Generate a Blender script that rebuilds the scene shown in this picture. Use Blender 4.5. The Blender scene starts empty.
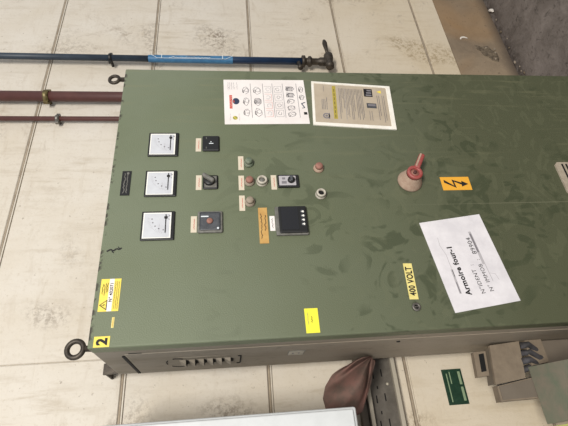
import bpy, bmesh, math, random
from mathutils import Vector, Matrix
random.seed(7)
S = bpy.context.scene
COL = S.collection
WL = {}          # world location of each object, so parts can be placed under their thing

# ------------------------------------------------------------------ materials
def lin(c):
    return tuple(((v/255)/12.92 if v/255 <= .04045 else ((v/255+.055)/1.055)**2.4) for v in c) + (1,)

def mat(name, rgb, rough=.6, metal=0, var=None, vscale=8, vamt=.5, stretch=(1, 1, 1), bump=0, bscale=200, spec=.5, trans=0, alpha=1):
    m = bpy.data.materials.new(name); m.use_nodes = True
    n = m.node_tree.nodes; l = m.node_tree.links
    b = n['Principled BSDF']
    b.inputs['Base Color'].default_value = lin(rgb)
    b.inputs['Roughness'].default_value = rough
    b.inputs['Metallic'].default_value = metal
    b.inputs['Specular IOR Level'].default_value = spec
    if trans: b.inputs['Transmission Weight'].default_value = trans
    tc = n.new('ShaderNodeTexCoord'); mp = n.new('ShaderNodeMapping')
    l.new(tc.outputs['Object'], mp.inputs[0]); mp.inputs['Scale'].default_value = stretch
    m['_mp'] = mp.name
    if var:
        t = n.new('ShaderNodeTexNoise'); t.inputs['Scale'].default_value = vscale; t.inputs['Detail'].default_value = 6
        t.inputs['Roughness'].default_value = .65
        r = n.new('ShaderNodeValToRGB'); r.color_ramp.elements[0].position = .5-.25*vamt-.05; r.color_ramp.elements[1].position = .5+.25*vamt
        r.color_ramp.elements[0].color = lin(rgb); r.color_ramp.elements[1].color = lin(var)
        l.new(mp.outputs[0], t.inputs['Vector']); l.new(t.outputs['Fac'], r.inputs[0]); l.new(r.outputs[0], b.inputs['Base Color'])
    if bump:
        t2 = n.new('ShaderNodeTexNoise'); t2.inputs['Scale'].default_value = bscale; t2.inputs['Detail'].default_value = 3
        bp = n.new('ShaderNodeBump'); bp.inputs['Strength'].default_value = bump; bp.inputs['Distance'].default_value = .004
        l.new(tc.outputs['Object'], t2.inputs['Vector']); l.new(t2.outputs['Fac'], bp.inputs['Height']); l.new(bp.outputs[0], b.inputs['Normal'])
    return m

class NG:
    """tiny helper for node graphs"""
    def __init__(s, m): s.m = m; s.n = m.node_tree.nodes; s.l = m.node_tree.links; s.b = s.n['Principled BSDF']
    def geo(s): return s.n.new('ShaderNodeNewGeometry').outputs['Position']
    def sep(s, v): k = s.n.new('ShaderNodeSeparateXYZ'); s.l.new(v, k.inputs[0]); return k.outputs
    def noise(s, v, scale, detail=5, rough=.6, dist=0, stretch=(1, 1, 1)):
        mp = s.n.new('ShaderNodeMapping'); mp.inputs['Scale'].default_value = stretch; s.l.new(v, mp.inputs[0])
        k = s.n.new('ShaderNodeTexNoise'); k.inputs['Scale'].default_value = scale; k.inputs['Detail'].default_value = detail
        k.inputs['Roughness'].default_value = rough; k.inputs['Distortion'].default_value = dist
        s.l.new(mp.outputs[0], k.inputs['Vector']); return k.outputs['Fac']
    def rng(s, v, a, b, c=0, d=1):
        k = s.n.new('ShaderNodeMapRange'); k.inputs[1].default_value = a; k.inputs[2].default_value = b
        k.inputs[3].default_value = c; k.inputs[4].default_value = d; s.l.new(v, k.inputs[0]); return k.outputs[0]
    def math(s, op, a, b):
        k = s.n.new('ShaderNodeMath'); k.operation = op
        for i, x in enumerate((a, b)):
            if isinstance(x, (int, float)): k.inputs[i].default_value = x
            else: s.l.new(x, k.inputs[i])
        return k.outputs[0]
    def mix(s, f, a, b):
        k = s.n.new('ShaderNodeMix'); k.data_type = 'RGBA'
        for i, x in ((0, f), (6, a), (7, b)):
            if isinstance(x, (int, float)): k.inputs[i].default_value = x
            elif isinstance(x, tuple): k.inputs[i].default_value = x
            else: s.l.new(x, k.inputs[i])
        return k.outputs[2]
    def bump(s, h, st, d=.003):
        k = s.n.new('ShaderNodeBump'); k.inputs['Strength'].default_value = st; k.inputs['Distance'].default_value = d
        s.l.new(h, k.inputs['Height']); s.l.new(k.outputs[0], s.b.inputs['Normal'])

# green hammered door paint: dusty olive film, wiped darker smears lower on the door, chips on the top edge
GREEN = mat('green_door_paint', (108, 116, 93), .52, spec=.35)
g = NG(GREEN); P = g.geo(); sx = g.sep(P)
film = g.mix(g.rng(g.noise(P, 1.7, 3, .5), .35, .65), lin((111, 118, 98)), lin((103, 110, 86)))
low = g.rng(sx[2], 1.75, .75)                                     # door colour darkens evenly towards the foot
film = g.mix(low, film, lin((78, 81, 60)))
sm = g.noise(P, 3.0, 2, .5, 1.2, (1, 1, 1.2))
sm2 = g.noise(P, 6.5, 2, .45, 2.8, (1.5, 1, 1.1))
smear = g.math('MULTIPLY', g.rng(sm, .42, .54), g.rng(sm2, .53, .59))
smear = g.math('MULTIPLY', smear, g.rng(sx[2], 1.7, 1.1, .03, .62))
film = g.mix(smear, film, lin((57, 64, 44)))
sm3 = g.math('MULTIPLY', g.rng(g.noise(P, 8, 2, .4, 3.2, (1, 1, 1.4)), .58, .62), g.rng(sx[2], 1.5, 1.0, .0, .2))
film = g.mix(sm3, film, lin((104, 106, 82)))
seamline = g.math('MULTIPLY', g.rng(sx[0], .3985, .3995), g.rng(sx[0], .4025, .4015))
film = g.mix(g.math('MULTIPLY', seamline, g.rng(sx[2], 1.12, .6, 0, .35)), film, lin((128, 126, 104)))
st = g.noise(P, 9, 3, .5, .8, (5, 1, .35))
film = g.mix(g.math('MULTIPLY', g.rng(st, .56, .72), g.rng(sx[0], .3, .95, 0, .35)), film, lin((122, 120, 92)))
chip = g.math('MULTIPLY', g.rng(sx[2], 1.947, 1.956), g.rng(g.noise(P, 38, 4, .7, 0, (1, 1, 1)), .53, .56))
film = g.mix(chip, film, lin((58, 54, 46)))
sc_ = g.math('MULTIPLY', g.rng(sx[2], 1.896, 1.899), g.rng(sx[2], 1.941, 1.938))
g.l.new(film, g.b.inputs['Base Color'])
hm = g.noise(P, 330, 2, .5)
g.bump(hm, .55, .002)

BODY = mat('taupe_cabinet_side_paint', (122, 113, 99), .6, spec=.3)
g = NG(BODY); P = g.geo(); sx = g.sep(P)
c = g.mix(g.rng(g.noise(P, 3, 5, .6, .5, (1, 3, .8)), .4, .68), lin((136, 129, 118)), lin((120, 112, 99)))
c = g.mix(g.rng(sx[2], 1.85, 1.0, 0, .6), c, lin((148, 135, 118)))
c = g.mix(g.math('MULTIPLY', g.rng(g.noise(P, 14, 5, .7, 1, (1, 3, 1)), .56, .7), .5), c, lin((88, 80, 66)))
g.l.new(c, g.b.inputs['Base Color']); g.bump(g.noise(P, 300, 2), .2, .002)

SEAM = mat('taupe_seam_filler', (168, 154, 134), .8, var=(140, 126, 108), vscale=20)
WALL = mat('cream_wall_panel', (214, 203, 184), .78, spec=.2)
g = NG(WALL); P = g.geo(); sx = g.sep(P)
c = g.mix(g.rng(g.noise(P, 2.2, 5, .6, .4), .35, .7), lin((208, 201, 190)), lin((198, 188, 172)))
c = g.mix(g.math('MULTIPLY', g.rng(g.noise(P, 7, 6, .7, .6, (.7, 1, 3.0)), .55, .8), .55), c, lin((172, 158, 138)))
gr = g.noise(P, 30, 5, .7, .3, (1, 1, .16))
c = g.mix(g.math('MULTIPLY', g.rng(gr, .5, .7), g.rng(g.noise(P, 2.6, 3), .45, .62, .15, .75)), c, lin((176, 164, 146)))
gs = g.noise(P, 90, 4, .75, 0)
c = g.mix(g.math('MULTIPLY', g.rng(gs, .55, .7), .3), c, lin((170, 156, 136)))
blot = g.math('MULTIPLY', g.rng(g.noise(P, 2.1, 2, .5, .3), .60, .70), g.rng(g.noise(P, 55, 4, .8), .46, .6))
c = g.mix(g.math('MULTIPLY', blot, .8), c, lin((112, 98, 84)))
c = g.mix(g.rng(sx[2], 1.6, .5, 0, .42), c, lin((208, 186, 146)))
c = g.mix(g.math('MULTIPLY', g.rng(g.noise(P, 5, 7, .8, 1.2, (1, 1, .6)), .58, .72), g.rng(sx[0], .6, 1.5, .12, .7)), c, lin((138, 122, 104)))
c = g.mix(g.math('MULTIPLY', g.rng(g.noise(P, 46, 3, .6, 0), .69, .74), .55), c, lin((120, 108, 92)))
c = g.mix(g.math('MULTIPLY', g.rng(g.noise(P, 3.1, 7, .8, 1.5), .6, .72), g.rng(sx[0], 1.2, 2.0, 0, .5)), c, lin((140, 128, 112)))
g.l.new(c, g.b.inputs['Base Color']); g.bump(g.noise(P, 60, 5, .7, 0, (1, 1, .6)), .4, .003)

BASE = mat('darker_tan_wall_foot', (150, 132, 110), .85, spec=.15)  # band along the wall foot, darker tan than the cream panels above
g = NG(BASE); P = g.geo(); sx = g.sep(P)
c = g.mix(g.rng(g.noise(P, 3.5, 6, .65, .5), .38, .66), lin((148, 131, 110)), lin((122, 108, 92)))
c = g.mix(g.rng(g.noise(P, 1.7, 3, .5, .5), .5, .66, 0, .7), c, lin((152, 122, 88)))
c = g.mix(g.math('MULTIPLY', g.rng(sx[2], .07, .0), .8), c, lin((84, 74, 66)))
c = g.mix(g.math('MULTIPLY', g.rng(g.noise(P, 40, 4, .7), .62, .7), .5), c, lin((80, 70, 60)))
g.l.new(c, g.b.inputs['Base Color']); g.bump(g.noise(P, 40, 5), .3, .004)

FLOOR = mat('stained_concrete_floor', (110, 102, 96), .85, spec=.2)
g = NG(FLOOR); P = g.geo(); sx = g.sep(P)
c = g.mix(g.rng(g.noise(P, 5, 7, .7, .6), .36, .66), lin((128, 119, 113)), lin((96, 88, 82)))
c = g.mix(g.math('MULTIPLY', g.rng(g.noise(P, 12, 6, .75, 1.5), .55, .68), .75), c, lin((66, 60, 56)))
c = g.mix(g.math('MULTIPLY', g.rng(g.noise(P, 34, 5, .7, .5), .6, .66), .6), c, lin((54, 48, 44)))
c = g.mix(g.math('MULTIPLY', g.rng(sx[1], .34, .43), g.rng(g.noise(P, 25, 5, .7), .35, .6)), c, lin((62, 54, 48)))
g.l.new(c, g.b.inputs['Base Color']); g.bump(g.noise(P, 30, 6, .7), .5, .01)

DARK = mat('black_plastic', (22, 22, 22), .45)
DARKG = mat('dark_grey_glossy_screen', (30, 30, 33), .22)
GREYF = mat('grey_dusty_frame', (120, 118, 112), .6, var=(92, 90, 84), vscale=60)
CHAR = mat('charcoal_dial_face', (58, 60, 64), .4, var=(78, 80, 84), vscale=40)
DIAL = mat('white_gauge_dial', (200, 202, 206), .35, var=(188, 189, 194), vscale=25)
DIALB = mat('pale_dusty_gauge_rim', (232, 230, 222), .5)
INK = mat('black_ink', (22, 20, 20), .7)
INKG = mat('grey_ink', (118, 114, 118), .7)
INKL = mat('pale_grey_ink', (172, 168, 170), .7)
RED = mat('red_ink', (196, 92, 78), .7)
NAVY = mat('navy_ink', (44, 54, 78), .7)
PAPER = mat('white_paper', (232, 226, 222), .7, var=(222, 214, 210), vscale=10)
PAPERW = mat('worn_white_paper', (222, 218, 220), .65, var=(206, 202, 205), vscale=14)
BEIGE = mat('beige_printed_paper', (182, 168, 148), .7, var=(170, 156, 136), vscale=14)
SLEEVE = mat('white_plastic_sleeve', (240, 236, 228), .4, var=(226, 220, 208), vscale=20)
TAG = mat('cream_label_tape', (204, 192, 172), .6)
YEL = mat('yellow_sticker', (236, 212, 84), .55, var=(226, 202, 84), vscale=60)
YELP = mat('pale_yellow_sticker', (228, 214, 138), .55, var=(214, 198, 120), vscale=60)
YELL = mat('lemon_yellow_sticker', (232, 224, 62), .5)
ORA = mat('orange_sticker', (226, 164, 52), .55)
TAN = mat('tan_engraved_strip', (196, 158, 92), .6, var=(180, 138, 76), vscale=40)
STEEL = mat('dull_steel', (128, 124, 118), .4, .6, var=(96, 92, 86), vscale=60)
DSTEEL = mat('dark_oily_steel', (84, 76, 66), .5, .5, var=(50, 44, 38), vscale=50)
DUST = mat('dusty_beige_plastic', (160, 146, 130), .8, var=(134, 122, 106), vscale=70, vamt=.6)
DUSTR = mat('dusty_red_plastic', (160, 112, 98), .75, var=(132, 92, 80), vscale=70)
DUSTG = mat('dusty_green_plastic', (128, 132, 114), .7, var=(84, 98, 80), vscale=60)
DGREEN = mat('dark_green_plastic', (34, 52, 40), .5)
DUSTW = mat('dusty_white_ring', (196, 190, 176), .7, var=(160, 152, 138), vscale=70)
REDP = mat('red_plastic_handle', (150, 54, 52), .5, var=(150, 84, 78), vscale=40)
PINK = mat('pale_dusty_pink_cone', (176, 154, 134), .8, var=(158, 130, 112), vscale=60)
SHAFT = mat('dark_red_recess', (78, 40, 36), .7)
BPIPE = mat('slate_blue_pipe', (52, 64, 76), .5, var=(40, 50, 62), vscale=14)
BPIPE2 = mat('navy_blue_pipe', (26, 52, 84), .42, var=(20, 40, 66), vscale=14)
BLAB = mat('bright_blue_pipe_marker', (62, 118, 158), .5, var=(48, 98, 138), vscale=30)
WHT = mat('white_marking', (214, 220, 222), .6)
BRP = mat('oxblood_pipe', (84, 48, 42), .5, var=(70, 38, 34), vscale=10)
BRASS = mat('tarnished_brass', (128, 116, 76), .45, .5, var=(78, 66, 40), vscale=50)
TRAY = mat('galvanised_tray', (104, 98, 90), .6, .2, var=(86, 80, 72), vscale=30)
TRAYL = mat('pale_tray_lip', (172, 164, 148), .5, .2)
CAB2 = mat('light_grey_enamel', (206, 208, 208), .45, var=(196, 198, 198), vscale=12)
PCB = mat('dark_green_plate', (22, 48, 34), .4, var=(34, 62, 46), vscale=60)
PCBL = mat('pale_green_print', (132, 150, 118), .5)
TAUPE = mat('taupe_dusty_plastic', (134, 120, 102), .85, var=(112, 99, 84), vscale=26, vamt=.8, bump=.2, bscale=150)
TAUPE2 = mat('smooth_taupe_plastic', (112, 102, 90), .7, var=(104, 94, 82), vscale=8)
HOLE = mat('black_opening', (10, 9, 8), .9)
CABLE = mat('grey_blue_cable_sheath', (76, 74, 78), .8, var=(44, 42, 42), vscale=40)
DGM = mat('dusty_green_lid_paint', (94, 110, 90), .8, var=(130, 118, 104), vscale=16, vamt=.85, bump=.35, bscale=50)
YGR = mat('yellow_green_edge', (186, 186, 112), .6)
RAG = mat('mauve_grey_cloth', (88, 78, 70), .95, var=(120, 90, 82), vscale=14, vamt=.5, bump=.3, bscale=500, spec=.1)
VENT = mat('beige_dusty_vent', (172, 160, 142), .8, var=(152, 140, 122), vscale=50)
CHIP = mat('white_plaster_chip', (224, 216, 206), .8)
RUB = mat('dark_crumbled_plaster', (70, 60, 48), .95, var=(120, 106, 88), vscale=45, vamt=.4, bump=1, bscale=90)

# ------------------------------------------------------------------ mesh builder
class M:
    def __init__(s): s.v = []; s.f = []; s.m = []; s.mats = []; s.sm = []
    def mi(s, m):
        if m not in s.mats: s.mats.append(m)
        return s.mats.index(m)
    def add(s, vs, fs, m, smooth=False):
        o = len(s.v); s.v += [tuple(v) for v in vs]; k = s.mi(m)
        for f in fs: s.f.append(tuple(i+o for i in f)); s.m.append(k); s.sm.append(smooth)
    def bm(s, b, m, smooth=False, mx=None):
        b.verts.index_update()
        s.add([(mx @ v.co if mx else v.co.copy()) for v in b.verts], [[v.index for v in f.verts] for f in b.faces], m, smooth); b.free()
    def box(s, a, b, m, bev=0, seg=2, mx=None):
        x = bmesh.new(); bmesh.ops.create_cube(x, size=1)
        for v in x.verts: v.co = Vector([(a[i]+b[i])/2 + v.co[i]*abs(b[i]-a[i]) for i in range(3)])
        if bev: bmesh.ops.bevel(x, geom=x.edges[:], offset=bev, segments=seg, profile=.5, affect='EDGES')
        s.bm(x, m, False, mx)
    def lathe(s, c, axis, prof, m, n=24, smooth=True, cap=True):
        """prof = [(distance along axis, radius)]"""
        ax = Vector(axis).normalized(); t = ax.orthogonal().normalized(); w = ax.cross(t); c = Vector(c); vs = []; fs = []
        for d, r in prof:
            for k in range(n):
                a = 2*math.pi*k/n; vs.append(c + ax*d + (t*math.cos(a)+w*math.sin(a))*r)
        for i in range(len(prof)-1):
            for k in range(n):
                k2 = (k+1) % n; fs.append((i*n+k, i*n+k2, (i+1)*n+k2, (i+1)*n+k))
        if cap:
            fs.append(tuple(reversed(range(n)))); fs.append(tuple((len(prof)-1)*n+k for k in range(n)))
        s.add(vs, fs, m, smooth)
    def tube(s, pts, r, m, n=12, closed=False):
        pts = [Vector(p) for p in pts]; vs = []; fs = []; N = len(pts); rr = r if isinstance(r, (list, tuple)) else [r]*N
        up = Vector((.3, .5, .8)).normalized()
        for i, p in enumerate(pts):
            a = pts[(i-1) % N] if (closed or i > 0) else p; b = pts[(i+1) % N] if (closed or i < N-1) else p
            t = (b-a).normalized(); u = (up - t*up.dot(t)).normalized(); w = t.cross(u)
            for k in range(n):
                q = 2*math.pi*k/n; vs.append(p + (u*math.cos(q)+w*math.sin(q))*rr[i])
        for i in range(N if closed else N-1):
            j = (i+1) % N
            for k in range(n): k2 = (k+1) % n; fs.append((i*n+k, i*n+k2, j*n+k2, j*n+k))
        if not closed: fs.append(tuple(reversed(range(n)))); fs.append(tuple((N-1)*n+k for k in range(n)))
        s.add(vs, fs, m, True)
    def ring(s, c, axis, ri, ro, h, m, n=28):
        s.lathe(c, axis, [(0, ri), (0, ro), (h*.8, ro), (h, ro-(ro-ri)*.2), (h, ri+(ro-ri)*.2), (h*.8, ri), (0, ri)], m, n, True, False)
    def build(s, name, parent=None, origin=None, label=None, cat=None, group=None, kind=None):
        lo = [min(v[i] for v in s.v) for i in range(3)]; hi = [max(v[i] for v in s.v) for i in range(3)]
        o = Vector(origin) if origin else Vector([(lo[i]+hi[i])/2 for i in range(3)])
        me = bpy.data.meshes.new(name); me.from_pydata([tuple(Vector(v)-o) for v in s.v], [], s.f)
        for m in s.mats: me.materials.append(m)
        me.polygons.foreach_set('material_index', s.m); me.polygons.foreach_set('use_smooth', s.sm); me.update()
        b = bmesh.new(); b.from_mesh(me); bmesh.ops.recalc_face_normals(b, faces=b.faces[:]) ; b.to_mesh(me); b.free()
        ob = bpy.data.objects.new(name, me); COL.objects.link(ob); WL[ob.name] = o
        if parent: ob.parent = parent; ob.location = o - WL[parent.name]
        else: ob.location = o
        tag(ob, label, cat, group, kind); return ob

def tag(o, label=None, cat=None, group=None, kind=None):
    for k, v in (('label', label), ('category', cat), ('group', group), ('kind', kind)):
        if v: o[k] = v
def thing(name, loc, label, cat, group=None):
    o = bpy.data.objects.new(name, None); COL.objects.link(o); o.location = loc; o.empty_display_size = .05
    WL[o.name] = Vector(loc); tag(o, label, cat, group); return o
def dup(src, parent, dx, dz, label=None):
    """copy a part and its sub-parts, shifted in the door plane"""
    c = src.copy(); COL.objects.link(c); c.parent = parent
    WL[c.name] = WL[src.name] + Vector((dx, 0, dz)); c.location = WL[c.name] - WL[parent.name]
    if label: c['label'] = label
    for ch in list(src.children):
        d = ch.copy(); COL.objects.link(d); d.parent = c; d.location = ch.location.copy()
    return c

def text_mesh(txt, size, bold=0, align='LEFT'):
    cu = bpy.data.curves.new('lettering', 'FONT'); cu.body = txt; cu.size = size; cu.align_x = align; cu.offset = bold; cu.resolution_u = 3; cu.space_character = 1.08
    ob = bpy.data.objects.new('lettering', cu); COL.objects.link(ob); bpy.context.view_layer.update()
    me = bpy.data.meshes.new_from_object(ob.evaluated_get(bpy.context.evaluated_depsgraph_get()))
    vs = [v.co.copy() for v in me.vertices]; fs = [tuple(p.vertices) for p in me.polygons]
    bpy.data.objects.remove(ob); bpy.data.curves.remove(cu); bpy.data.meshes.remove(me); return vs, fs

class Sheet:
    """flat sheet in its own plane: u to the right, v up, printed marks lie on its face"""
    def __init__(s, mb, c, ang=0, U=(1, 0, 0), V=(0, 0, 1), N=(0, -1, 0)):
        U, V = Vector(U), Vector(V); a = math.radians(ang)
        s.mb = mb; s.c = Vector(c); s.u = U*math.cos(a)+V*math.sin(a); s.v = -U*math.sin(a)+V*math.cos(a); s.n = Vector(N)
    def p(s, u, v, h=0): return s.c + s.u*u + s.v*v + s.n*h
    def slab(s, u0, v0, u1, v1, m, h0=0, h1=.001):
        q = [(u0, v0), (u1, v0), (u1, v1), (u0, v1)]
        s.mb.add([s.p(*k, h0) for k in q]+[s.p(*k, h1) for k in q], [(0, 1, 2, 3), (4, 5, 6, 7), (0, 1, 5, 4), (1, 2, 6, 5), (2, 3, 7, 6), (3, 0, 4, 7)], m)
    def rect(s, u0, v0, u1, v1, m, h=.0013): s.poly([(u0, v0), (u1, v0), (u1, v1), (u0, v1)], m, h)
    def poly(s, pts, m, h=.0013): s.mb.add([s.p(a, b, h) for a, b in pts], [tuple(range(len(pts)))], m)
    def line(s, a, b, w, m, h=.0014):
        d = Vector((b[0]-a[0], b[1]-a[1])); L = d.length or 1e-9; n = Vector((-d[1], d[0]))/L*w/2
        s.poly([(a[0]+n[0], a[1]+n[1]), (b[0]+n[0], b[1]+n[1]), (b[0]-n[0], b[1]-n[1]), (a[0]-n[0], a[1]-n[1])], m, h)
    def path(s, pts, w, m, h=.0014):
        for i in range(len(pts)-1): s.line(pts[i], pts[i+1], w, m, h)
    def disc(s, u, v, r, m, h=.0014, n=14, sy=1): s.poly([(u+r*math.cos(2*math.pi*k/n), v+r*sy*math.sin(2*math.pi*k/n)) for k in range(n)], m, h)
    def text(s, t, u, v, size, m, bold=0, align='LEFT', h=.0016, sx=1):
        vs, fs = text_mesh(t, size, bold, align); s.mb.add([s.p(u+a.x*sx, v+a.y, h) for a in vs], fs, m)
    def scribble(s, u0, v0, w, hgt, m, wd=.0007, h=.0019):
        n = max(3, int(w/ (hgt*.7))); pts = [(u0+w*i/n, v0+random.uniform(-.5, .5)*hgt) for i in range(n+1)]; s.path(pts, wd, m, h)

# ------------------------------------------------------------------ setting
WY = .43
seams = [2.4527, 1.9611, 1.4695, .9779, .4863]
w = M(); X0, X1 = -1.9, 4.2
w.box((X0, WY+.008, .335), (X1, WY+.10, 3.3), WALL)
edges = [3.3] + seams + [.335]
for i in range(len(edges)-1):
    hi_, lo_ = edges[i] - (.0085 if i else 0), edges[i+1] + (.0085 if i < len(edges)-2 else 0)
    spans = [(X0, X1)]
    if i in (0, 1): spans = [(X0, .0655), (.0685, X1)]
    for a, b in spans: w.box((a, WY, lo_), (b, WY+.02, hi_), WALL, .0025, 1)
for z in seams:
    w.box((X0, WY-.001, z-.0010), (X1, WY+.02, z+.0068), SEAM, .002, 1); w.box((X0, WY-.002, z-.0066), (X1, WY+.02, z-.0016), WALL, .001, 1)
w.build('wall_back', kind='structure')
b = M(); b.box((X0, WY-.001, 0), (X1, WY+.10, .335), BASE); b.build('wall_foot_band_1', kind='structure')
f = M(); f.box((X0, -6, -.08), (X1, WY+.10, 0), FLOOR); f.build('floor', kind='structure')

# ------------------------------------------------------------------ electrical cabinet
CW = .998; ZT = 1.96
cab = thing('electrical_cabinet', (CW/2, .18, 0), 'big green steel electrical cabinet with gauges, knobs and stickers on its door', 'electrical cabinet')
m = M(); m.box((0, .05, .1), (CW, .352, ZT), BODY, .003); m.build('cabinet_body', cab)
m = M(); m.box((.02, .09, .0), (CW-.02, .34, .1), BODY, .003); m.build('plinth', cab)
m = M(); m.box((-.002, 0, .12), (CW+.002, .047, ZT-.0), GREEN, .005, 3)
door = m.build('door', cab)
m = M()
m.box((-.0025, .082, .16), (.0, .344, 1.887), BODY, .001, 1)
m.box((-.003, .104, 1.888), (.0, .342, 1.8965), HOLE)
m.box((-.0015, .0795, 1.84), (-.0, .0822, 1.875), HOLE)
m.build('side_panel', cab, label='taupe removable side panel with dark slot')
m = M(); s = Sheet(m, (.272, 0, 1.92)); s.path([(-.004, .022), (.002, .012), (-.003, .004), (.004, -.004), (.001, -.012), (.006, -.018)], .0045, INK, .0006); s.path([(-.004, .008), (-.009, .002)], .003, INK, .0006); s.path([(.004, -.012), (.010, -.008)], .0025, INK, .0006); m.build('scuff_mark', cab, label='black scuff near the top of the door')
# louvre vent
m = M()
for k in range(6):
    z = 1.737 - k*.0262; y0, y1 = .188, .248
    vs = [(-.0025, y0, z+.015), (-.0025, y1, z+.015), (-.0025, y0, z-.004), (-.0025, y1, z-.004), (-.014, y0+.012, z-.004), (-.014, y1-.012, z-.004)]
    m.add(vs, [(0, 1, 5, 4), (0, 4, 2), (1, 3, 5)], BODY)
    m.add([(-.0028, y0, z-.0045), (-.0028, y1, z-.0045), (-.0135, y1-.013, z-.0045), (-.0135, y0+.013, z-.0045)], [(0, 1, 2, 3)], HOLE)
    m.add([(-.0030, y0+.004, z-.004), (-.0030, y1-.004, z-.004), (-.0030, y1-.012, z-.013), (-.0030, y0+.012, z-.013)], [(0, 1, 2, 3)], HOLE)
arc = [(-.003, .218+.055*math.cos(a), 1.757+.034*math.sin(a)) for a in [math.radians(q) for q in range(-30, 215, 12)]]
m.tube(arc[:7], .0014, HOLE, 6); m.tube(arc[9:14], .0014, HOLE, 6); m.tube(arc[16:], .0017, HOLE, 6)
m.tube([(-.003, .168, 1.580), (-.003, .170, 1.571), (-.003, .262, 1.573), (-.003, .268, 1.583)], .0022, HOLE, 6)
m.tube([(-.003, .155, 1.755), (-.003, .155, 1.60)], .0007, BODY, 6)
m.build('louvre_vent', cab, label='six small louvres pressed into the side')
m = M(); sh = Sheet(m, (-.0025, .178, 1.407), 0, (0, -1, 0), (0, 0, 1), (-1, 0, 0))
sh.slab(-.026, -.026, .026, .024, GREYF, 0, .0012); sh.rect(-.024, -.024, .024, .022, DUSTW, .0014)
sh.rect(-.008, .006, .006, .011, INKG, .0016); sh.rect(-.008, -.012, .006, -.007, INKG, .0016)
m.build('rating_plate', cab, label='small pale plate on the cabinet side')
m = M(); m.lathe((-.0025, .11, 1.108), (-1, 0, 0), [(0, .006), (.002, .005)], HOLE, 12); m.build('screw_hole', cab)
# lifting eyes
def eye(cx, cz, cy, R, r):
    m = M(); m.tube([(cx+R*math.cos(a), cy+R*.10*math.sin(a), cz+R*math.sin(a)) for a in [2*math.pi*k/32 for k in range(32)]], r, DSTEEL, 12, True)
    m.lathe((cx, cy, ZT-.012), (0, 0, 1), [(0, .013), (.014, .013), (.017, .009), (cz-R-ZT+.012, .008)], DSTEEL, 16)
    m.build('lifting_eye', cab)
eye(.0165, 2.011, .070, .0215, .0072); eye(CW-.006, 2.008, .045, .0175, .0062)
m = M(); m.add([(.036, y, 1.958) for y in (.340, .352)]+[(.034, y, 2.006) for y in (.340, .352)]+[(.0, y, 2.006) for y in (.340, .352)]+[(.002, y, 1.958) for y in (.340, .352)], [(0, 2, 4, 6), (1, 3, 5, 7), (0, 1, 3, 2), (2, 3, 5, 4), (4, 5, 7, 6), (6, 7, 1, 0)], DSTEEL)
m.box((.0, .352, 1.995), (.034, .4295, 2.0), DSTEEL); m.build('wall_bracket', cab)

# --- gauges: one built with its parts, two copied
def gauge(cx, cz):
    m = M(); h = .048
    m.box((cx-h, -.006, cz-h), (cx+h, .0, cz+h), DARK, .002)
    G = m.build('analog_gauge', cab, label='square white-faced meter in a black frame')
    m = M(); s = Sheet(m, (cx, -.006, cz))
    s.slab(-.0425, -.038, .0425, .0425, DIALB, 0, .0008); s.rect(-.040, -.034, .039, .0395, DIAL, .001)
    px, py, R = .0235, -.0225, .052
    for q in range(0, 91, 6):
        a = math.radians(90+q); l_ = .004 if q % 18 else .0065
        s.line((px+R*math.cos(a), py+R*math.sin(a)), (px+(R-l_)*math.cos(a), py+(R-l_)*math.sin(a)), .0006, INKL, .0013)
    for q, t in ((8, '0'), (28, '1'), (48, '2'), (68, '3'), (86, '4')):
        a = math.radians(180-q); s.disc(px+.040*math.cos(a), py+.040*math.sin(a), .0022, INKG, .0013)
    s.line((px-.045, py+.018), (px-.02, py+.018), .0008, INKL, .0013)
    s.path([(.028, -.029), (.031, -.035), (.034, -.029)], .0016, INKG, .0015)
    s.line((.017, -.033), (.021, -.030), .0016, INKG, .0015)
    m.build('dial_face', G, label='white dial')
    m = M(); s = Sheet(m, (cx, -.0068, cz))
    s.line((px-.050, py), (px+.012, py), .0024, INK, .0022); s.disc(px, py, .0045, INK, .0024); s.rect(px-.002, py-.0045, px+.005, py+.0045, INK, .0026)
    m.build('needle', G, label='black needle')
    return G
g0 = gauge(.6475, 1.8055)
dup(g0, cab, -.1532, 0); dup(g0, cab, -.3023, 0)

# --- little cream name labels
def tagplate(cx, cz, w_, h_, m_=TAG, ink=RED, txt=1, name='label_strip', lab='cream label strip with red print'):
    m = M(); s = Sheet(m, (cx, 0, cz)); s.slab(-w_/2, -h_/2, w_/2, h_/2, m_)
    for k in range(txt): s.scribble(-w_*.32, (k-(txt-1)/2)*h_*.4, w_*.64, h_*.28, ink, h_*.07)
    return m.build(name, cab, label=lab)
t0 = tagplate(.648, 1.693, .055, .0175)
for x, z in ((.4975, 1.6896), (.3483, 1.7018), (.5719, 1.5553), (.4943, 1.5561), (.4189, 1.5562), (.4946, 1.4525)):
    dup(t0, cab, x-.648, z-1.693)
tagplate(.345, 1.4668, .051, .0155, PAPER, INK, 1, 'label_strip', 'white label strip with black print')

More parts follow.
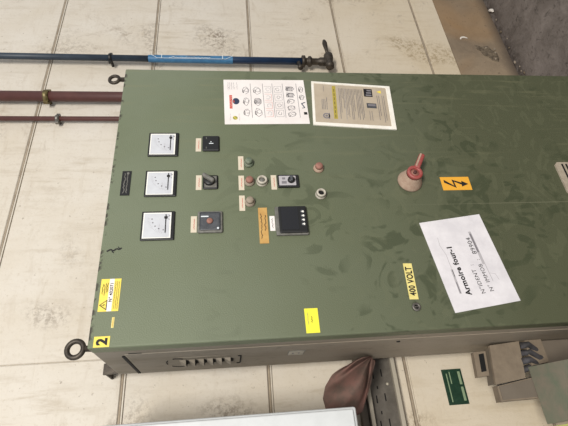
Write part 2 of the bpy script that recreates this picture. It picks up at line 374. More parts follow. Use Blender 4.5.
# --- selector switches and displays
m = M(); m.box((.6185, -.008, 1.6240), (.6816, 0, 1.680), DARK, .004)
s = Sheet(m, (.65, -.008, 1.652)); s.rect(-.004, -.008, -.001, .006, WHT, .0006); s.disc(.004, .0, .0028, WHT, .0006); s.rect(.0, -.001, .010, .001, GREYF, .0006)
for q in (-.02, .02): s.rect(q-.004, .014, q+.004, .016, GREYF, .0006)
m.build('selector_switch', cab, label='square black switch plate')
m = M(); m.box((.471, -.005, 1.6295), (.5226, 0, 1.6765), DARK, .004); s = Sheet(m, (.497, -.005, 1.653)); s.rect(-.021, -.019, .021, .019, GREYF, .0005)
sw = m.build('selector_switch', cab, label='dark square switch with grey rotary knob')
m = M(); m.lathe((.5, -.005, 1.656), (0, -1, 0), [(0, .018), (.006, .017), (.008, .014)], DARK, 24)
m.box((-.022, -.027, -.0065), (.022, -.012, .0065), GREYF, .005, 3, Matrix.Translation((.503, 0, 1.659)) @ Matrix.Rotation(math.radians(-52), 4, 'Y')); m.build('knob', sw, label='grey slanting knob')
# timer dial
m = M(); m.box((.3158, -.010, 1.6165), (.3885, 0, 1.6905), GREYF, .004); m.box((.322, -.0115, 1.623), (.3825, -.009, 1.684), CHAR, .004)
tm = m.build('timer_dial', cab, label='grey framed square dial with red centre')
m = M(); s = Sheet(m, (.352, -.0115, 1.654))
s.disc(0, 0, .026, CHAR, .0006, 30); 
for k in range(24):
    a = k*math.pi/12; s.line((.022*math.cos(a), .022*math.sin(a)), (.025*math.cos(a), .025*math.sin(a)), .0007, GREYF, .0009)
s.rect(.014, .004, .018, .026, WHT, .0010); s.disc(-.024, -.024, .0032, WHT, .0010)
m.build('dial_face', tm)
m = M(); m.lathe((.352, -.0115, 1.654), (0, -1, 0), [(0, .010), (.005, .009), (.007, .006)], DUSTR, 20); m.build('centre_knob', tm, label='red centre knob')
# emblem plate
m = M(); s = Sheet(m, (.499, 0, 1.9113)); s.slab(-.045, -.0137, .045, .0137, DARK, 0, .002)
for v, hh in ((.005, .006), (-.004, .004)): s.scribble(-.038, v, .074, hh, GREYF, .0024, .0026)
s.disc(.036, -.004, .004, GREYF, .0024)
m.build('maker_plate', cab, label='small black plate with worn grey lettering')
# pushbuttons
def button(cx, cz, cap_m, col=DUST, r=.0165, d=.022, dome=True, name='push_button', lab=None, inner=None):
    m = M(); m.lathe((cx, 0, cz), (0, -1, 0), [(0, r), (.004, r), (.007, r*.86), (.010, r*.8)], col, 28)
    B = m.build(name, cab, label=lab)
    m = M()
    if dome: m.lathe((cx, -.008, cz), (0, -1, 0), [(0, r*.72), (d-.012, r*.72), (d-.008, r*.6), (d-.006, r*.3)], cap_m, 24)
    else:
        m.ring((cx, -.008, cz), (0, -1, 0), r*.52, r*.86, d-.012, col); m.lathe((cx, -.009, cz), (0, -1, 0), [(0, r*.55), (.003, r*.5), (.005, r*.2)], cap_m, 20)
    m.build('button_cap' if dome else 'ring_lens', B)
    return B
button(.5700, 1.5300, DUSTG, DUSTG, lab='dusty push button with dark green cap')
button(.4965, 1.5305, DUSTR, DUST, lab='dusty push button with faded red cap')
button(.4205, 1.5320, DUST, DUST, lab='dusty push button with grey cap')
button(.4965, 1.4905, GREYF, DUSTW, r=.0185, dome=False, name='pilot_lamp', lab='round lamp with whitish ring')
button(.5465, 1.3010, DUSTR, PINK, r=.0175, lab='dusty pink knob')
button(.4440, 1.3060, HOLE, DUSTW, r=.0175, dome=False, name='pilot_lamp', lab='white ring around a dark centre')
m = M(); m.box((.4719, -.008, 1.3715), (.519, 0, 1.4405), DARK, .002); s = Sheet(m, (.4955, -.008, 1.406)); s.slab(-.018, -.024, .018, .030, INKL, 0, .0008)
s.rect(-.012, .006, -.002, .022, INKG, .0011); s.rect(.004, .010, .012, .020, INKG, .0011)
kb = m.build('key_switch', cab, label='dark rectangular switch with pale face')
m = M(); m.lathe((.4965, -.0088, 1.397), (0, -1, 0), [(0, .012), (.008, .011), (.010, .008)], DARK, 20); m.box((.487, -.024, 1.393), (.506, -.018, 1.401), CHAR, .002); m.build('knob', kb, label='black knob')
# tan strip
m = M(); s = Sheet(m, (.3393, 0, 1.4945)); s.slab(-.0612, -.0138, .0612, .0138, TAN, 0, .0015)
s.scribble(-.045, .006, .085, .005, INK, .0018); s.scribble(-.02, -.006, .055, .005, INK, .0018); m.build('engraved_strip', cab, label='tan engraved strip')
# controller
m = M(); m.box((.3005, -.010, 1.3600), (.3985, 0, 1.4575), GREYF, .002); m.box((.3005+.004, -.016, 1.3615), (.3985-.002, -.009, 1.4475), DARK, .003)
ct = m.build('temperature_controller', cab, label='square black controller with four pale marks')
m = M(); s = Sheet(m, (.35, -.016, 1.41)); s.slab(-.036, -.022, .042, .030, DARKG, 0, .0008); m.build('display_screen', ct, label='dark blank screen')
for k in range(4):
    m = M(); s = Sheet(m, (.332+k*.0145, -.016, 1.3745)); s.disc(0, 0, .0062, CHAR, .0005); s.poly([(-.0042, -.004), (.0042, -.004), (0, .0042)], DIALB, .001); s.slab(-.002, -.005, .002, -.003, DIALB, 0, .0009); m.build('arrow_key', ct, label='pale arrow key')
# main rotary isolator
m = M(); m.lathe((.49, 0, 1.0), (0, -1, 0), [(0, .041), (.006, .041), (.012, .038), (.042, .026), (.046, .025)], PINK, 36)
rs = m.build('rotary_isolator', cab, label='beige cone isolator with red lever')
m = M(); m.ring((.49, -.044, 1.0), (0, -1, 0), .014, .0255, .014, REDP); m.lathe((.49, -.045, 1.0), (0, -1, 0), [(0, .0145), (.006, .0145)], DUSTR, 24)
RM = Matrix.Translation((.49, 0, 1.0)) @ Matrix.Rotation(math.radians(30), 4, 'Y')
m.box((.016, -.064, -.0095), (.080, -.044, .0095), REDP, .006, 3, RM); m.box((.020, -.0655, .002), (.076, -.060, .008), PINK, .0015, 2, RM)
m.lathe((.49, -.046, 1.0), (0, -1, 0), [(0, .006), (.012, .005)], SHAFT, 14)
m.build('lever', rs, label='red lever handle')
# lock
m = M(); m.ring((.064, 0, 1.077), (0, -1, 0), .006, .0125, .006, STEEL); m.lathe((.064, 0, 1.077), (0, -1, 0), [(0, .007), (.002, .0068)], HOLE, 20); m.box((.0625, -.005, 1.070), (.0655, -.001, 1.084), STEEL, .0005); m.build('door_lock', cab, label='round steel lock')
# vent grille at the lower door
m = M(); s = Sheet(m, (.492, 0, .375)); oc = [(-.068, -.09), (.068, -.09), (.068, .068), (.058, .078), (-.056, .078), (-.068, .066)]
m.add([s.p(a, b, 0) for a, b in oc]+[s.p(a, b, .006) for a, b in oc], [tuple(range(6)), tuple(range(6, 12))]+[(i, (i+1) % 6, (i+1) % 6+6, i+6) for i in range(6)], VENT)
for k in range(9): s.rect(-.058, .052-k*.0155-.0035, .060, .052-k*.0155+.0035, HOLE, .0064)
m.build('vent_grille', cab, label='beige grille with dark slots')

# --- stickers
m = M(); s = Sheet(m, (.0142, 0, 1.9255)); s.slab(-.0137, -.0197, .0137, .0197, YEL, 0, .0006); s.text('2', 0, -.0125, .036, INK, .0016, 'CENTER', .0009); m.build('number_sticker', cab, label='yellow sticker reading 2')
m = M(); s = Sheet(m, (.139, 0, 1.9193)); s.slab(-.0457, -.0262, .0457, .0262, YEL, 0, .0006)
s.rect(-.0457, -.0085, .0457, .004, PAPER, .0008)
T = [(-.043, .004), (-.013, .004), (-.028, .0245)]; s.poly(T, INK, .0008)
s.poly([(-.039, .0062), (-.017, .0062), (-.028, .0208)], YEL, .001); s.path([(-.028, .018), (-.030, .0125), (-.026, .0125), (-.029, .008)], .0014, INK, .0012)
s.text('N° 402071', -.020, -.0065, .0115, INK, .0003, 'LEFT', .0011)
for v, a in ((.020, .002), (.0155, -.002), (.011, .006), (.007, .008)): s.scribble(a, v, .030-a*.5, .0024, INK, .0009)
for v in (-.0125, -.0175, -.022): s.scribble(-.040, v, .078, .002, INK, .0006)
m.build('warning_sticker', cab, label='yellow warning sticker with black triangle')
m = M(); s = Sheet(m, (.063, 0, 1.9033)); s.slab(-.0140, -.0032, .0140, .0032, YELP, 0, .0005); s.scribble(-.012, 0, .024, .002, ORA, .0008); m.build('small_sticker', cab, label='tiny orange-brown sticker')
m = M(); s = Sheet(m, (.0412, 0, 1.3785)); s.slab(-.034, -.0187, .034, .0187, YELL, 0, .0006); s.line((-.03, .006), (.03, .006), .0008, YEL, .0008)
s.scribble(-.012, .0115, .034, .003, INKG, .0009); s.scribble(-.006, .0, .018, .004, INK, .0012); m.build('inspection_sticker', cab, label='lemon yellow sticker')
m = M(); s = Sheet(m, (.1425, 0, 1.0755), -2.0); s.slab(-.0555, -.0133, .0555, .0133, YELP, 0, .0006); s.text('400 VOLT', 0, -.0088, .0262, INK, .0009, 'CENTER', .0009, .74); m.build('voltage_sticker', cab, label='yellow sticker reading 400 VOLT')
m = M(); s = Sheet(m, (.4798, 0, .8400)); s.slab(-.0262, -.0508, .0262, .0508, ORA, 0, .0008)
s.poly([(.0155, .040), (.004, .041), (-.018, .002), (-.0125, .004)], INK, .001)
s.poly([(-.018, .002), (-.010, .0085), (.0155, .012), (.0125, .006)], INK, .0011)
s.poly([(.0155, .012), (.0095, .0095), (-.006, -.020), (.002, -.022)], INK, .0012)
s.poly([(-.013, -.018), (.010, -.021), (-.003, -.043)], INK, .0013)
m.build('high_voltage_sticker', cab, label='orange sticker with black lightning bolt')

# ------------------------------------------------------------------ papers on the door (things)
m = M(); s = Sheet(m, (.2004, 0, .881), 7.3); s.slab(-.147, -.105, .147, .105, PAPERW, 0, .0012)
s.text('Armoire four-1', -.104, .034, .0235, INK, .0009, 'LEFT', .0016, 1.0)
s.text('N°IDENT  :', -.108, -.010, .0180, INK); s.text('N° IMMOB  :', -.106, -.038, .0180, INK)
s.text('89904', .016, -.038, .0215, INK)
s.line((.092, -.045), (-.02, -.045), .009, INKL, .00125); s.line((.085, -.0445), (.02, -.0445), .006, INKG, .0013); s.line((-.02, -.048), (-.076, -.049), .002, INKL)
s.line((.03, .0615), (-.045, .0625), .0015, INKL); s.line((-.02, .063), (-.096, .066), .007, INKL); s.line((-.06, .065), (-.094, .066), .003, INKG, .0015); s.path([(.088, .066), (.06, .069), (.03, .0615)], .0012, INKL)
s.path([(-.05, -.05), (-.055, -.066), (-.075, -.070)], .0012, INKL)
m.build('paper_notice', None, (.2, 0, .881), 'white A4 sheet reading Armoire four-1, stuck askew on the green cabinet door', 'paper sheet')

m = M(); s = Sheet(m, (.8447, 0, 1.4580), .6); s.slab(-.1065, -.1485, .1065, .1485, PAPER, 0, .0012)
def y_(px): return .1485 - (px-48)/452*.297   # distance down the sheet
s.rect(-.035, y_(92), .030, y_(77), RED); s.scribble(-.03, y_(85), .055, .003, PAPER)
s.disc(0, y_(112), .0155, NAVY, .0015, 12, .8); s.poly([(-.012, y_(105)), (.014, y_(100)), (.010, y_(120))], NAVY, .0016); s.rect(-.006, y_(104), .004, y_(98), RED, .0016)
s.disc(-.078, y_(104), .0085, mat('olive_emblem', (150, 146, 70), .7), .0015); s.rect(-.092, y_(112), -.062, y_(78), INKL, .0013) if False else None
s.scribble(-.092, y_(78), .034, .004, INKL); s.scribble(-.092, y_(125), .034, .003, INKL); s.path([(-.07, y_(95)), (-.086, y_(112))], .002, YEL, .0017)
for k, px in enumerate((72, 80, 92, 104, 120)): s.scribble(.058, y_(px), .034, .004, INKG)
def curly(cu, cv, w_, h_, ink=INKG, n=7):
    ph = random.uniform(0, 6); pts = [(cu+w_/2*math.cos(ph+k*2*math.pi/n)*random.uniform(.6, 1), cv+h_/2*math.sin(ph+k*2*math.pi/n)*random.uniform(.6, 1)) for k in range(n)]
    s.path(pts+pts[:1] if random.random() < .5 else pts, .0016, ink)
rows = [(140, 192, 3, 0), (198, 262, 3, 0), (266, 314, 4, 1), (320, 372, 4, 2), (378, 448, 5, 0), (456, 496, 4, 0)]
for i, (a, b, n, kind) in enumerate(rows):
    if i: s.line((-.078, y_(a-3)), (.088, y_(a-3)), .0016, INKG)
    for k in range(n):
        u = .078 - (k+.5)*(.156/n); v = (y_(a)+y_(b))/2; hh = y_(a)-y_(b)
        if i == 5 and k == 3: s.rect(u-.006, v-.012, u+.006, v, INK, .0016); continue
        if i == 5 and k == 2:
            s.line((u-.012, v-.006), (u+.008, v+.004), .004, NAVY); s.line((u+.008, v+.004), (u+.014, v-.010), .004, NAVY); s.line((u-.014, v+.004), (u-.012, v-.006), .003, NAVY); continue
        if kind == 2: q = .075/n; s.path([(u-q*.8, v-hh*.38), (u+q*.8, v-hh*.38), (u+q*.8, v+hh*.38), (u-q*.8, v+hh*.38), (u-q*.8, v-hh*.38)], .001, INKG); curly(u, v, q, hh*.5)
        elif kind == 1: q = .075/n; s.path([(u-q*.8, v+hh*.4), (u-q*.8, v-hh*.38), (u+q*.8, v-hh*.38), (u+q*.8, v+hh*.4)], .0009, RED if k else INKG); curly(u, v, q*1.1, hh*.55, INKL)
        else:
            curly(u, v, .13/n, hh*.8); curly(u+.003, v-.004, .07/n, hh*.5); curly(u-.004, v+hh*.22, .02, hh*.2, INK)
            if (i, k) in ((1, 1), (4, 0), (4, 1)):
                for q in range(5): s.line((u-.012+q*.005, v-hh*.25), (u-.010+q*.005, v+hh*.3), .0022, INKG)
m.build('instruction_sheet', None, (.8447, 0, 1.458), 'white instruction sheet of small line drawings with red heading and blue mark', 'paper sheet')

fr = thing('notice_sleeve', (.8298, 0, 1.140), 'white-edged plastic sleeve holding a beige printed notice, right of the drawing sheet', 'notice')
m = M(); s = Sheet(m, (.8282, 0, 1.140), -4.2)
s.slab(-.1065, -.1500, .1065, .1500, SLEEVE, 0, .002)
s.slab(-.1065, -.1500, -.093, .1500, SLEEVE, .002, .0042); s.slab(.0985, -.150, .1065, .150, SLEEVE, .002, .0038); s.slab(-.1065, -.1500, .1065, -.136, SLEEVE, .002, .0040); s.slab(-.1065, .142, .1065, .150, SLEEVE, .002, .0030)
m.build('sleeve', fr)
m = M(); s = Sheet(m, (.8282, 0, 1.140), -4.2); s.slab(-.091, -.134, .097, .1405, BEIGE, .0021, .0025)
H = .0028
def z_(px): return .150 - (px-38)/445*.300
s.rect(-.072, z_(172), .090, z_(152), mat('mustard_band', (168, 150, 62), .7), H)
for k in range(7): s.rect(-.066+k*.021, z_(164), -.052+k*.021, z_(159), mat('olive_ink', (112, 104, 50), .7), H+.0002) if k < 1 else s.rect(-.066+k*.021, z_(164), -.052+k*.021, z_(159), bpy.data.materials['olive_ink'], H+.0002)
s.disc(-.060, z_(112), .013, INKG, H, 18); s.disc(-.060, z_(112), .008, BEIGE, H+.0002, 16); s.disc(-.06, z_(112), .005, INKG, H+.0004); s.rect(-.074, z_(130), -.046, z_(124), INKG, H)
for px in (92, 100, 108, 118): s.scribble(-.030, z_(px), .050 if px < 115 else .06, .0015, INKG, .0018, .0030)
s.scribble(.058, z_(105), .03, .003, INKG, .0012, .003)
s.path([(-.082, z_(180)), (.088, z_(180)), (.088, z_(222)), (-.082, z_(222))], .0006, INKL, H+.0003)
for px, L in zip(range(190, 326, 8), (.15, .12, .05, .10, .15, .13, .14, .08, .15, .15, .11, .03, .14, .15, .12, .15, .14)):
    s.scribble(.080-L, z_(px), L, .0012, INKG, .0017, .0030)
s.rect(.046, z_(378), .086, z_(330), DARKG, H); 
for k in range(3): s.rect(.050+k*.012, z_(372), .057+k*.012, z_(340+k*4), INKG, H+.0002)
s.rect(-.010, z_(392), .014, z_(338), CHAR, H); s.rect(.0, z_(388), .010, z_(345), INKG, H+.0002)
for px in (350, 362): s.scribble(-.07, z_(px), .045, .0012, INKG, .0015, .003)
s.poly([(.066, z_(428)), (.082, z_(428)), (.074, z_(402))], YEL, H)
for px, L in ((402, .12), (412, .10), (430, .13), (440, .12)): s.scribble(.055-L, z_(px), L, .0012, INKG, .0017, .0030)
m.build('printed_notice', fr, label='beige printed page')

# ------------------------------------------------------------------ pipes on the wall
PX, PY = 1.488, .378
bp = thing('water_pipe', (PX, PY, 1.06), 'slate blue upright pipe with a tap at its lower end', 'pipe')
m = M(); m.lathe((PX, PY, 1.97), (0, 0, 1), [(0, .0152), (1.33, .0152)], BPIPE, 24); m.lathe((PX, PY, 1.20), (0, 0, 1), [(0, .0185), (.774, .0165)], BPIPE2, 24); m.build('pipe_run', bp)
m = M(); m.lathe((PX, PY, 1.565), (0, 0, 1), [(0, .0192), (.41, .0180)], BLAB, 24, True, False)
sg = Sheet(m, (PX-.004, PY-.0190, 1.765), 0, (0, 0, 1), (-1, 0, 0))
sg.path([(-.20, -.010), (-.165, .012), (.165, .012), (.195, -.012)], .0022, WHT, .0008)
for q in (-.15, .145): sg.line((q, -.014), (q, .014), .003, WHT, .0008)
sg.scribble(-.09, .006, .20, .007, WHT, .0022); sg.scribble(-.09, -.006, .11, .006, BPIPE2, .002)
m.build('pipe_marker', bp, label='bright blue marker band with white print and arrow ends')
m = M(); m.lathe((PX, PY, 1.06), (0, 0, 1), [(0, .018), (.03, .022), (.06, .022), (.07, .017), (.10, .017), (.11, .027), (.12, .027), (.125, .018), (.135, .018), (.14, .030), (.155, .030)], DSTEEL, 20)
m.lathe((PX-.05, PY-.01, 1.075), (1, 0, 0), [(0, .020), (.02, .023), (.03, .017), (.06, .024), (.085, .024), (.09, .014)], DSTEEL, 18)
tap = m.build('tap', bp, label='oily dark brass tap')
m = M(); m.lathe((PX+.035, PY-.015, 1.078), (1, -.1, .1), [(0, .010), (.03, .008), (.05, .011), (.08, .013), (.095, .009), (.10, .006)], DSTEEL, 14); m.build('tap_lever', tap)
m = M(); m.lathe((PX-.02, PY-.01, 1.235), (-1, -.15, -.12), [(0, .010), (.035, .010), (.036, .013), (.048, .013)], DSTEEL, 14); m.build('drain_stub', bp)
def clamp(par, cx, cy, cz, r, mt, wl=.018):
    m = M(); m.ring((cx, cy, cz-wl/2), (0, 0, 1), r, r+.006, wl, mt)
    m.lathe((cx, cy+r, cz), (0, 1, 0), [(0, .007), (WY-cy-r, .007)], mt, 10)
    m.box((cx-r-.016, cy-.005, cz-wl/2), (cx-r, cy+.009, cz+wl/2), mt, .002); m.box((cx+r, cy-.005, cz-wl/2), (cx+r+.016, cy+.009, cz+wl/2), mt, .002)
    m.build('pipe_clamp', par)
clamp(bp, PX, PY, 2.155, .0152, DARK, .014); clamp(bp, PX, PY, 2.98, .0152, DARK, .014)
for nm, cx, cy, r, mt, cz, lab in (('drain_pipe', 1.238, .385, .0235, BRP, 2.405, 'thick oxblood red pipe running down behind the cabinet'), ('drain_pipe', 1.119, .400, .0105, BRP, 2.345, 'thin oxblood red pipe beside the thick red one')):
    t = thing(nm, (cx, cy, 0), lab, 'pipe'); m = M(); m.lathe((cx, cy, 0), (0, 0, 1), [(0, r), (3.3, r)], mt, 28); m.build('pipe_run', t); clamp(t, cx, cy, cz, r, BRASS if r > .015 else STEEL, .022 if r > .015 else .016)

# ------------------------------------------------------------------ left of the cabinet
# perforated cable tray fixed to the wall, running behind the cabinet
m = M(); z0, z1 = 1.040, 1.146; nz = 24; xs0, xs1 = -.78, .30; nx = 216; dx = (xs1-xs0)/nx; dz = (z1-z0)/nz; vs = []; fs = []; yt = .420
def hole(i, j):
    r = i % 16
    if j in (8,): return r in (2, 3, 4, 5, 6)
    if j in (13,): return r in (10, 11)
    if j in (15,): return r in (1, 2, 3, 4, 5)
    if j == 20: return (i+8) % 16 in (1, 2, 3, 4, 5)
    return False
for j in range(nz+1):
    for i in range(nx+1): vs.append((xs0+i*dx, yt, z0+j*dz))
for j in range(nz):
    for i in range(nx):
        if not hole(i, j): a = j*(nx+1)+i; fs.append((a, a+1, a+nx+2, a+nx+1))
m.add(vs, fs, TRAY); m.box((xs0, yt+.006, z0), (xs1, yt+.009, z1), HOLE)
m.box((xs0, .385, z0-.003), (xs1, .425, z0+.001), TRAYL, .001, 1); m.box((xs0, .383, z0-.005), (xs1, .388, z0+.009), TRAYL, .001, 1)
m.box((xs0, .385, z1-.001), (xs1, .425, z1+.003), TRAY, .001, 1); m.box((xs0, .383, z1-.010), (xs1, .388, z1+.003), TRAYL, .001, 1)
m.box((xs0, .405, z1+.004), (xs1, .4295, z1+.028), TAUPE2, .002, 1)
m.lathe((-.075, yt, z0+.022), (0, -1, 0), [(0, .006), (.003, .004)], TRAYL, 12)
m.build('cable_tray', None, None, 'grey slotted metal cable tray on the wall, leading behind the cabinet', 'cable tray')

# rag wedged on the tray beside the cabinet
def rag():
    m = M(); px_, py_, pz_ = -.008, .30, 1.142
    out = [(-.020, 1.125), (-.050, 1.150), (-.090, 1.170), (-.130, 1.180), (-.165, 1.195), (-.185, 1.235), (-.185, 1.290), (-.155, 1.312), (-.120, 1.318), (-.085, 1.306), (-.055, 1.280), (-.030, 1.240), (-.018, 1.20), (-.010, 1.165), (-.004, 1.145)]
    NT, NR = 96, 18; vs = []; fs = []
    def at(t):
        k = t*(len(out)-1); i = min(int(k), len(out)-2); q = k-i; return (out[i][0]*(1-q)+out[i+1][0]*q, out[i][1]*(1-q)+out[i+1][1]*q)
    for side in (-1, 1):
        for a in range(NT+1):
            t = a/NT; ox, oz = at(t)
            for r in range(NR+1):
                q = r/NR; x = px_+(ox-px_)*q; z = pz_+(oz-pz_)*q
                fold = .028*math.sin(t*19+2.0*math.sin(q*3)+.6)*min(1, q*2.2)+.007*math.sin(t*37+q*5)*q
                bulge = .052*math.sin(math.pi*min(1, q*.94+.06))**.6*math.sin(math.pi*min(max(t*.92+.04, 0), 1))**.5
                edge = math.sqrt(max(0, 1-q**6))
                y = py_ + side*bulge*edge + (fold*edge if side < 0 else fold*.3*edge)
                x += .002*math.sin(z*90+t*9)*q
                vs.append((x, y, z))
    W_ = NR+1
    for sd in range(2):
        o = sd*(NT+1)*W_
        for a in range(NT):
            for r in range(NR): i = o+a*W_+r; fs.append((i, i+1, i+W_+1, i+W_))
    m.add(vs, fs, RAG, True)
    m.build('rag', None, None, 'crumpled mauve-grey cloth wedged between the cabinet side and the pale wall box', 'cloth')
rag()

# pale grey wall box at the left
lb = thing('wall_box', (-.42, .43, 1.26), 'light grey wall box left of the cabinet', 'box')
m = M(); m.box((-.70, .12, 1.262), (-.169, .43, 1.95), CAB2, .006, 3); m.build('enclosure', lb)
m = M(); m.box((-.69, .112, 1.272), (-.1755, .1205, 1.94), CAB2, .003, 2); m.build('cover', lb)

# green plate on the wall
m = M(); s = Sheet(m, (-.0988, WY, .8158)); s.slab(-.0592, -.0365, .0592, .0365, PCB, 0, .003)
for u0, u1, v in ((.006, .050, -.025), (-.048, -.002, -.025), (-.05, .045, .022), (.01, .05, .010)): s.rect(u0, v-.0035*(1.3 if v < 0 else .6), u1, v+.0035*(1.3 if v < 0 else .5), PCBL, .0034)
for k in range(4): s.scribble(-.045, -.012+k*.006, .075, .003, DUSTG, .0007)
m.build('name_plate', None, None, 'dark green plate with pale green bars on the wall', 'plate')

# junction box, gland and covers at the foot of the cabinet side
jb = thing('junction_box', (-.07, .43, .73), 'dusty taupe junction box with square cover against the cabinet side', 'junction box')
def slab4(mb, pts, y, th, mt, th2=None):
    mb.add([(x, y, z) for x, z in pts]+[(x, y+th, z) for x, z in pts], [(0, 1, 2, 3), (4, 5, 6, 7), (0, 1, 5, 4), (1, 2, 6, 5), (2, 3, 7, 6), (3, 0, 4, 7)], mt)
m = M(); slab4(m, [(-.012, .776), (-.004, .672), (-.117, .690), (-.130, .794)], .2, .010, TAUPE); m.build('cover', jb)
m = M(); slab4(m, [(-.016, .768), (-.008, .678), (-.113, .696), (-.125, .786)], .211, .05, TAUPE2); m.build('box_body', jb)
m = M(); slab4(m, [(-.029, .834), (-.027, .792), (-.101, .802), (-.104, .842)], .206, .018, TAUPE)
slab4(m, [(-.036, .818), (-.034, .801), (-.088, .808), (-.090, .825)], .2045, .004, HOLE); m.build('cable_entry', jb, label='small side box with dark opening')
m = M(); slab4(m, [(-.1325, .788), (-.112, .655), (-.176, .660), (-.178, .790)], .205, .03, TAUPE); slab4(m, [(-.136, .783), (-.119, .660), (-.172, .664), (-.174, .783)], .203, .004, TAUPE2)
slab4(m, [(-.1315, .789), (-.112, .656), (-.1145, .656), (-.134, .789)], .2025, .004, HOLE)
m.build('lower_cover', jb)
m = M()
for k, (a, b_) in enumerate((((-.018, .20, .672), (-.035, .22, .60)), ((-.040, .21, .674), (-.060, .21, .60)), ((-.066, .205, .682), (-.075, .22, .61)), ((-.09, .215, .684), (-.095, .23, .61)))):
    A, B = Vector(a), Vector(b_); m.tube([A, (A*2+B)/3+Vector((.006, -.012, 0)), (A+2*B)/3+Vector((-.005, -.010, 0)), B], .0105, CABLE, 10)
m.build('cable_bundle', jb, label='grey-blue cables')
tk = thing('cable_trunking', (-.04, .2, .0), 'taupe trunking cover rising from the floor beside the cabinet foot', 'trunking')
m = M(); slab4(m, [(-.004, .655), (.0-.003, .598), (-.074, .597), (-.083, .659)], .195, .012, TAUPE); m.build('end_plate', tk)
m = M(); m.box((-.088, .21, .0), (-.004, .26, .590), TAUPE2, .003); m.build('duct', tk)

# dusty green metal bin at the lower left
gb = thing('metal_box', (-.165, 0, 0), 'dusty green metal box with a sloping lid in front of the trunking', 'box')
m = M(); P4 = [(-.249, .2, .670), (-.085, .2, .670), (-.100, .0, .655), (-.244, .0, .655)]
m.add(P4+[(x, y, z-.02) for x, y, z in P4], [(0, 1, 2, 3), (4, 5, 6, 7), (0, 1, 5, 4), (1, 2, 6, 5), (2, 3, 7, 6), (3, 0, 4, 7)], DGM); m.build('lid', gb)
P5 = [(-.245, .195), (-.09, .195), (-.105, .006), (-.24, .006)]
m = M(); m.add([(x, y, 0) for x, y in P5]+[(x, y, .648) for x, y in P5], [(0, 1, 2, 3), (4, 5, 6, 7), (0, 1, 5, 4), (1, 2, 6, 5), (2, 3, 7, 6), (3, 0, 4, 7)], DGM); m.build('box_body', gb)
m = M(); m.add([(-.256, .2, .655), (-.251, .0, .638), (-.285, .0, .628), (-.285, .2, .645)]+[(-.256, .2, 0), (-.251, .0, 0), (-.285, .0, 0), (-.285, .2, 0)], [(0, 1, 2, 3), (4, 5, 6, 7), (0, 1, 5, 4), (1, 2, 6, 5), (2, 3, 7, 6), (3, 0, 4, 7)], YGR); m.build('side_post', gb, label='yellow-green edge strip')

# ------------------------------------------------------------------ bits at the wall foot
def blob(cx, cz, pts, y, th, mt): 
    m = M(); n = len(pts); m.add([(cx+a, y, cz+b) for a, b in pts]+[(cx+a*.8, y-th, cz+b*.8) for a, b in pts], [tuple(range(n)), tuple(range(n, 2*n))]+[(i, (i+1) % n, (i+1) % n+n, i+n) for i in range(n)], mt); return m
pts = [(.075, .06), (.055, .02), (.065, -.02), (.03, -.035), (.01, -.06), (-.04, -.062), (-.075, -.045), (-.06, -.01), (-.03, .005), (-.02, .03), (.02, .04), (.04, .065)]
m = blob(1.64, .128, pts, WY, .005, RUB)
for a, b in ((.0, -.045), (.03, -.05), (-.05, -.03), (.04, .0)): m.box((1.64+a-.006, WY-.009, .128+b-.005), (1.64+a+.006, WY-.002, .128+b+.004), DUST, .002)
m.build('plaster_hole', None, None, 'dark broken patch of crumbling plaster low on the wall', 'wall damage')
arc = [(.022*math.cos(math.radians(q)), .012*math.sin(math.radians(q))) for q in range(-20, 171, 20)]
m = M(); m.tube([(1.755+b, WY-.004, .235+a) for a, b in arc], [.002, .004, .005, .006, .006, .006, .005, .004, .003, .002], CHIP, 8); m.build('plaster_chip', None, None, 'small white crescent chip on the tan wall base', 'chip')
m = M(); b_ = bmesh.new(); bmesh.ops.create_icosphere(b_, subdivisions=2, radius=1)
for v in b_.verts: v.co = Vector((v.co.x*.032, v.co.y*.010, v.co.z*.008))*random.uniform(.75, 1.1)
m.bm(b_, CHIP, False, Matrix.Translation((1.985, .40, .008)) @ Matrix.Rotation(.5, 4, 'Z')); m.build('paper_scrap', None, None, 'white scrap lying where the floor meets the wall', 'scrap')
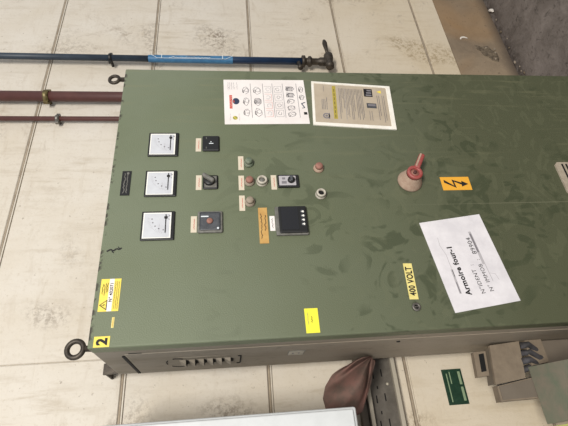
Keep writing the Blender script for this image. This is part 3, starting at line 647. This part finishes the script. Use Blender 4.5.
for k, (x, y, r) in enumerate(((1.66, .405, .010), (1.55, .41, .013), (1.50, .395, .008), (1.80, .408, .014), (1.90, .40, .009), (1.72, .39, .007), (1.44, .385, .012), (1.47, .40, .008))):
    m = M(); b_ = bmesh.new(); bmesh.ops.create_icosphere(b_, subdivisions=1, radius=r*.6)
    for v in b_.verts: v.co = Vector((v.co.x*1.3, v.co.y, v.co.z*.7))*random.uniform(.8, 1.15)
    zmin = min(v.co.z for v in b_.verts)
    m.bm(b_, DUST if k % 3 else RUB, False, Matrix.Translation((x, y, -zmin))); m.build('rubble_crumb', None, None, 'small crumb of plaster rubble on the floor along the wall foot', 'rubble', 'plaster crumbs along the wall foot')

# ------------------------------------------------------------------ light
def area(name, loc, target, size, power, col):
    L = bpy.data.lights.new(name, 'AREA'); L.shape = 'RECTANGLE'; L.size, L.size_y = size; L.energy = power; L.color = col
    o = bpy.data.objects.new(name, L); COL.objects.link(o); o.location = loc
    o.rotation_euler = (Vector(target)-Vector(loc)).to_track_quat('-Z', 'Y').to_euler(); return o
area('ceiling_lamp', (-.9, -4.4, 3.5), (.5, .2, 1.2), (1.8, .7), 270, (1, .965, .90))
wd = bpy.data.worlds.new('hall'); S.world = wd; wd.use_nodes = True
bg = wd.node_tree.nodes['Background']; bg.inputs[0].default_value = (.92, .95, 1, 1); bg.inputs[1].default_value = .58

# ------------------------------------------------------------------ camera
cam = bpy.data.cameras.new('camera'); co = bpy.data.objects.new('camera', cam); COL.objects.link(co)
cam.sensor_fit = 'HORIZONTAL'; cam.sensor_width = 36; cam.lens = 444.744/568*36; cam.clip_start = .01
R = Matrix(((-.0784, .8657, -.4944), (-.0917, -.5, -.8611), (-.9927, -.0222, .1185)))
q = R.to_quaternion(); q.normalize(); co.rotation_mode = 'QUATERNION'; co.rotation_quaternion = q; co.location = (-.2981, -1.1826, 1.5913)
S.camera = co
S.view_settings.view_transform = 'Standard'; S.view_settings.look = 'None'; S.view_settings.gamma = 1; S.view_settings.use_curve_mapping = False; S.view_settings.exposure = .06
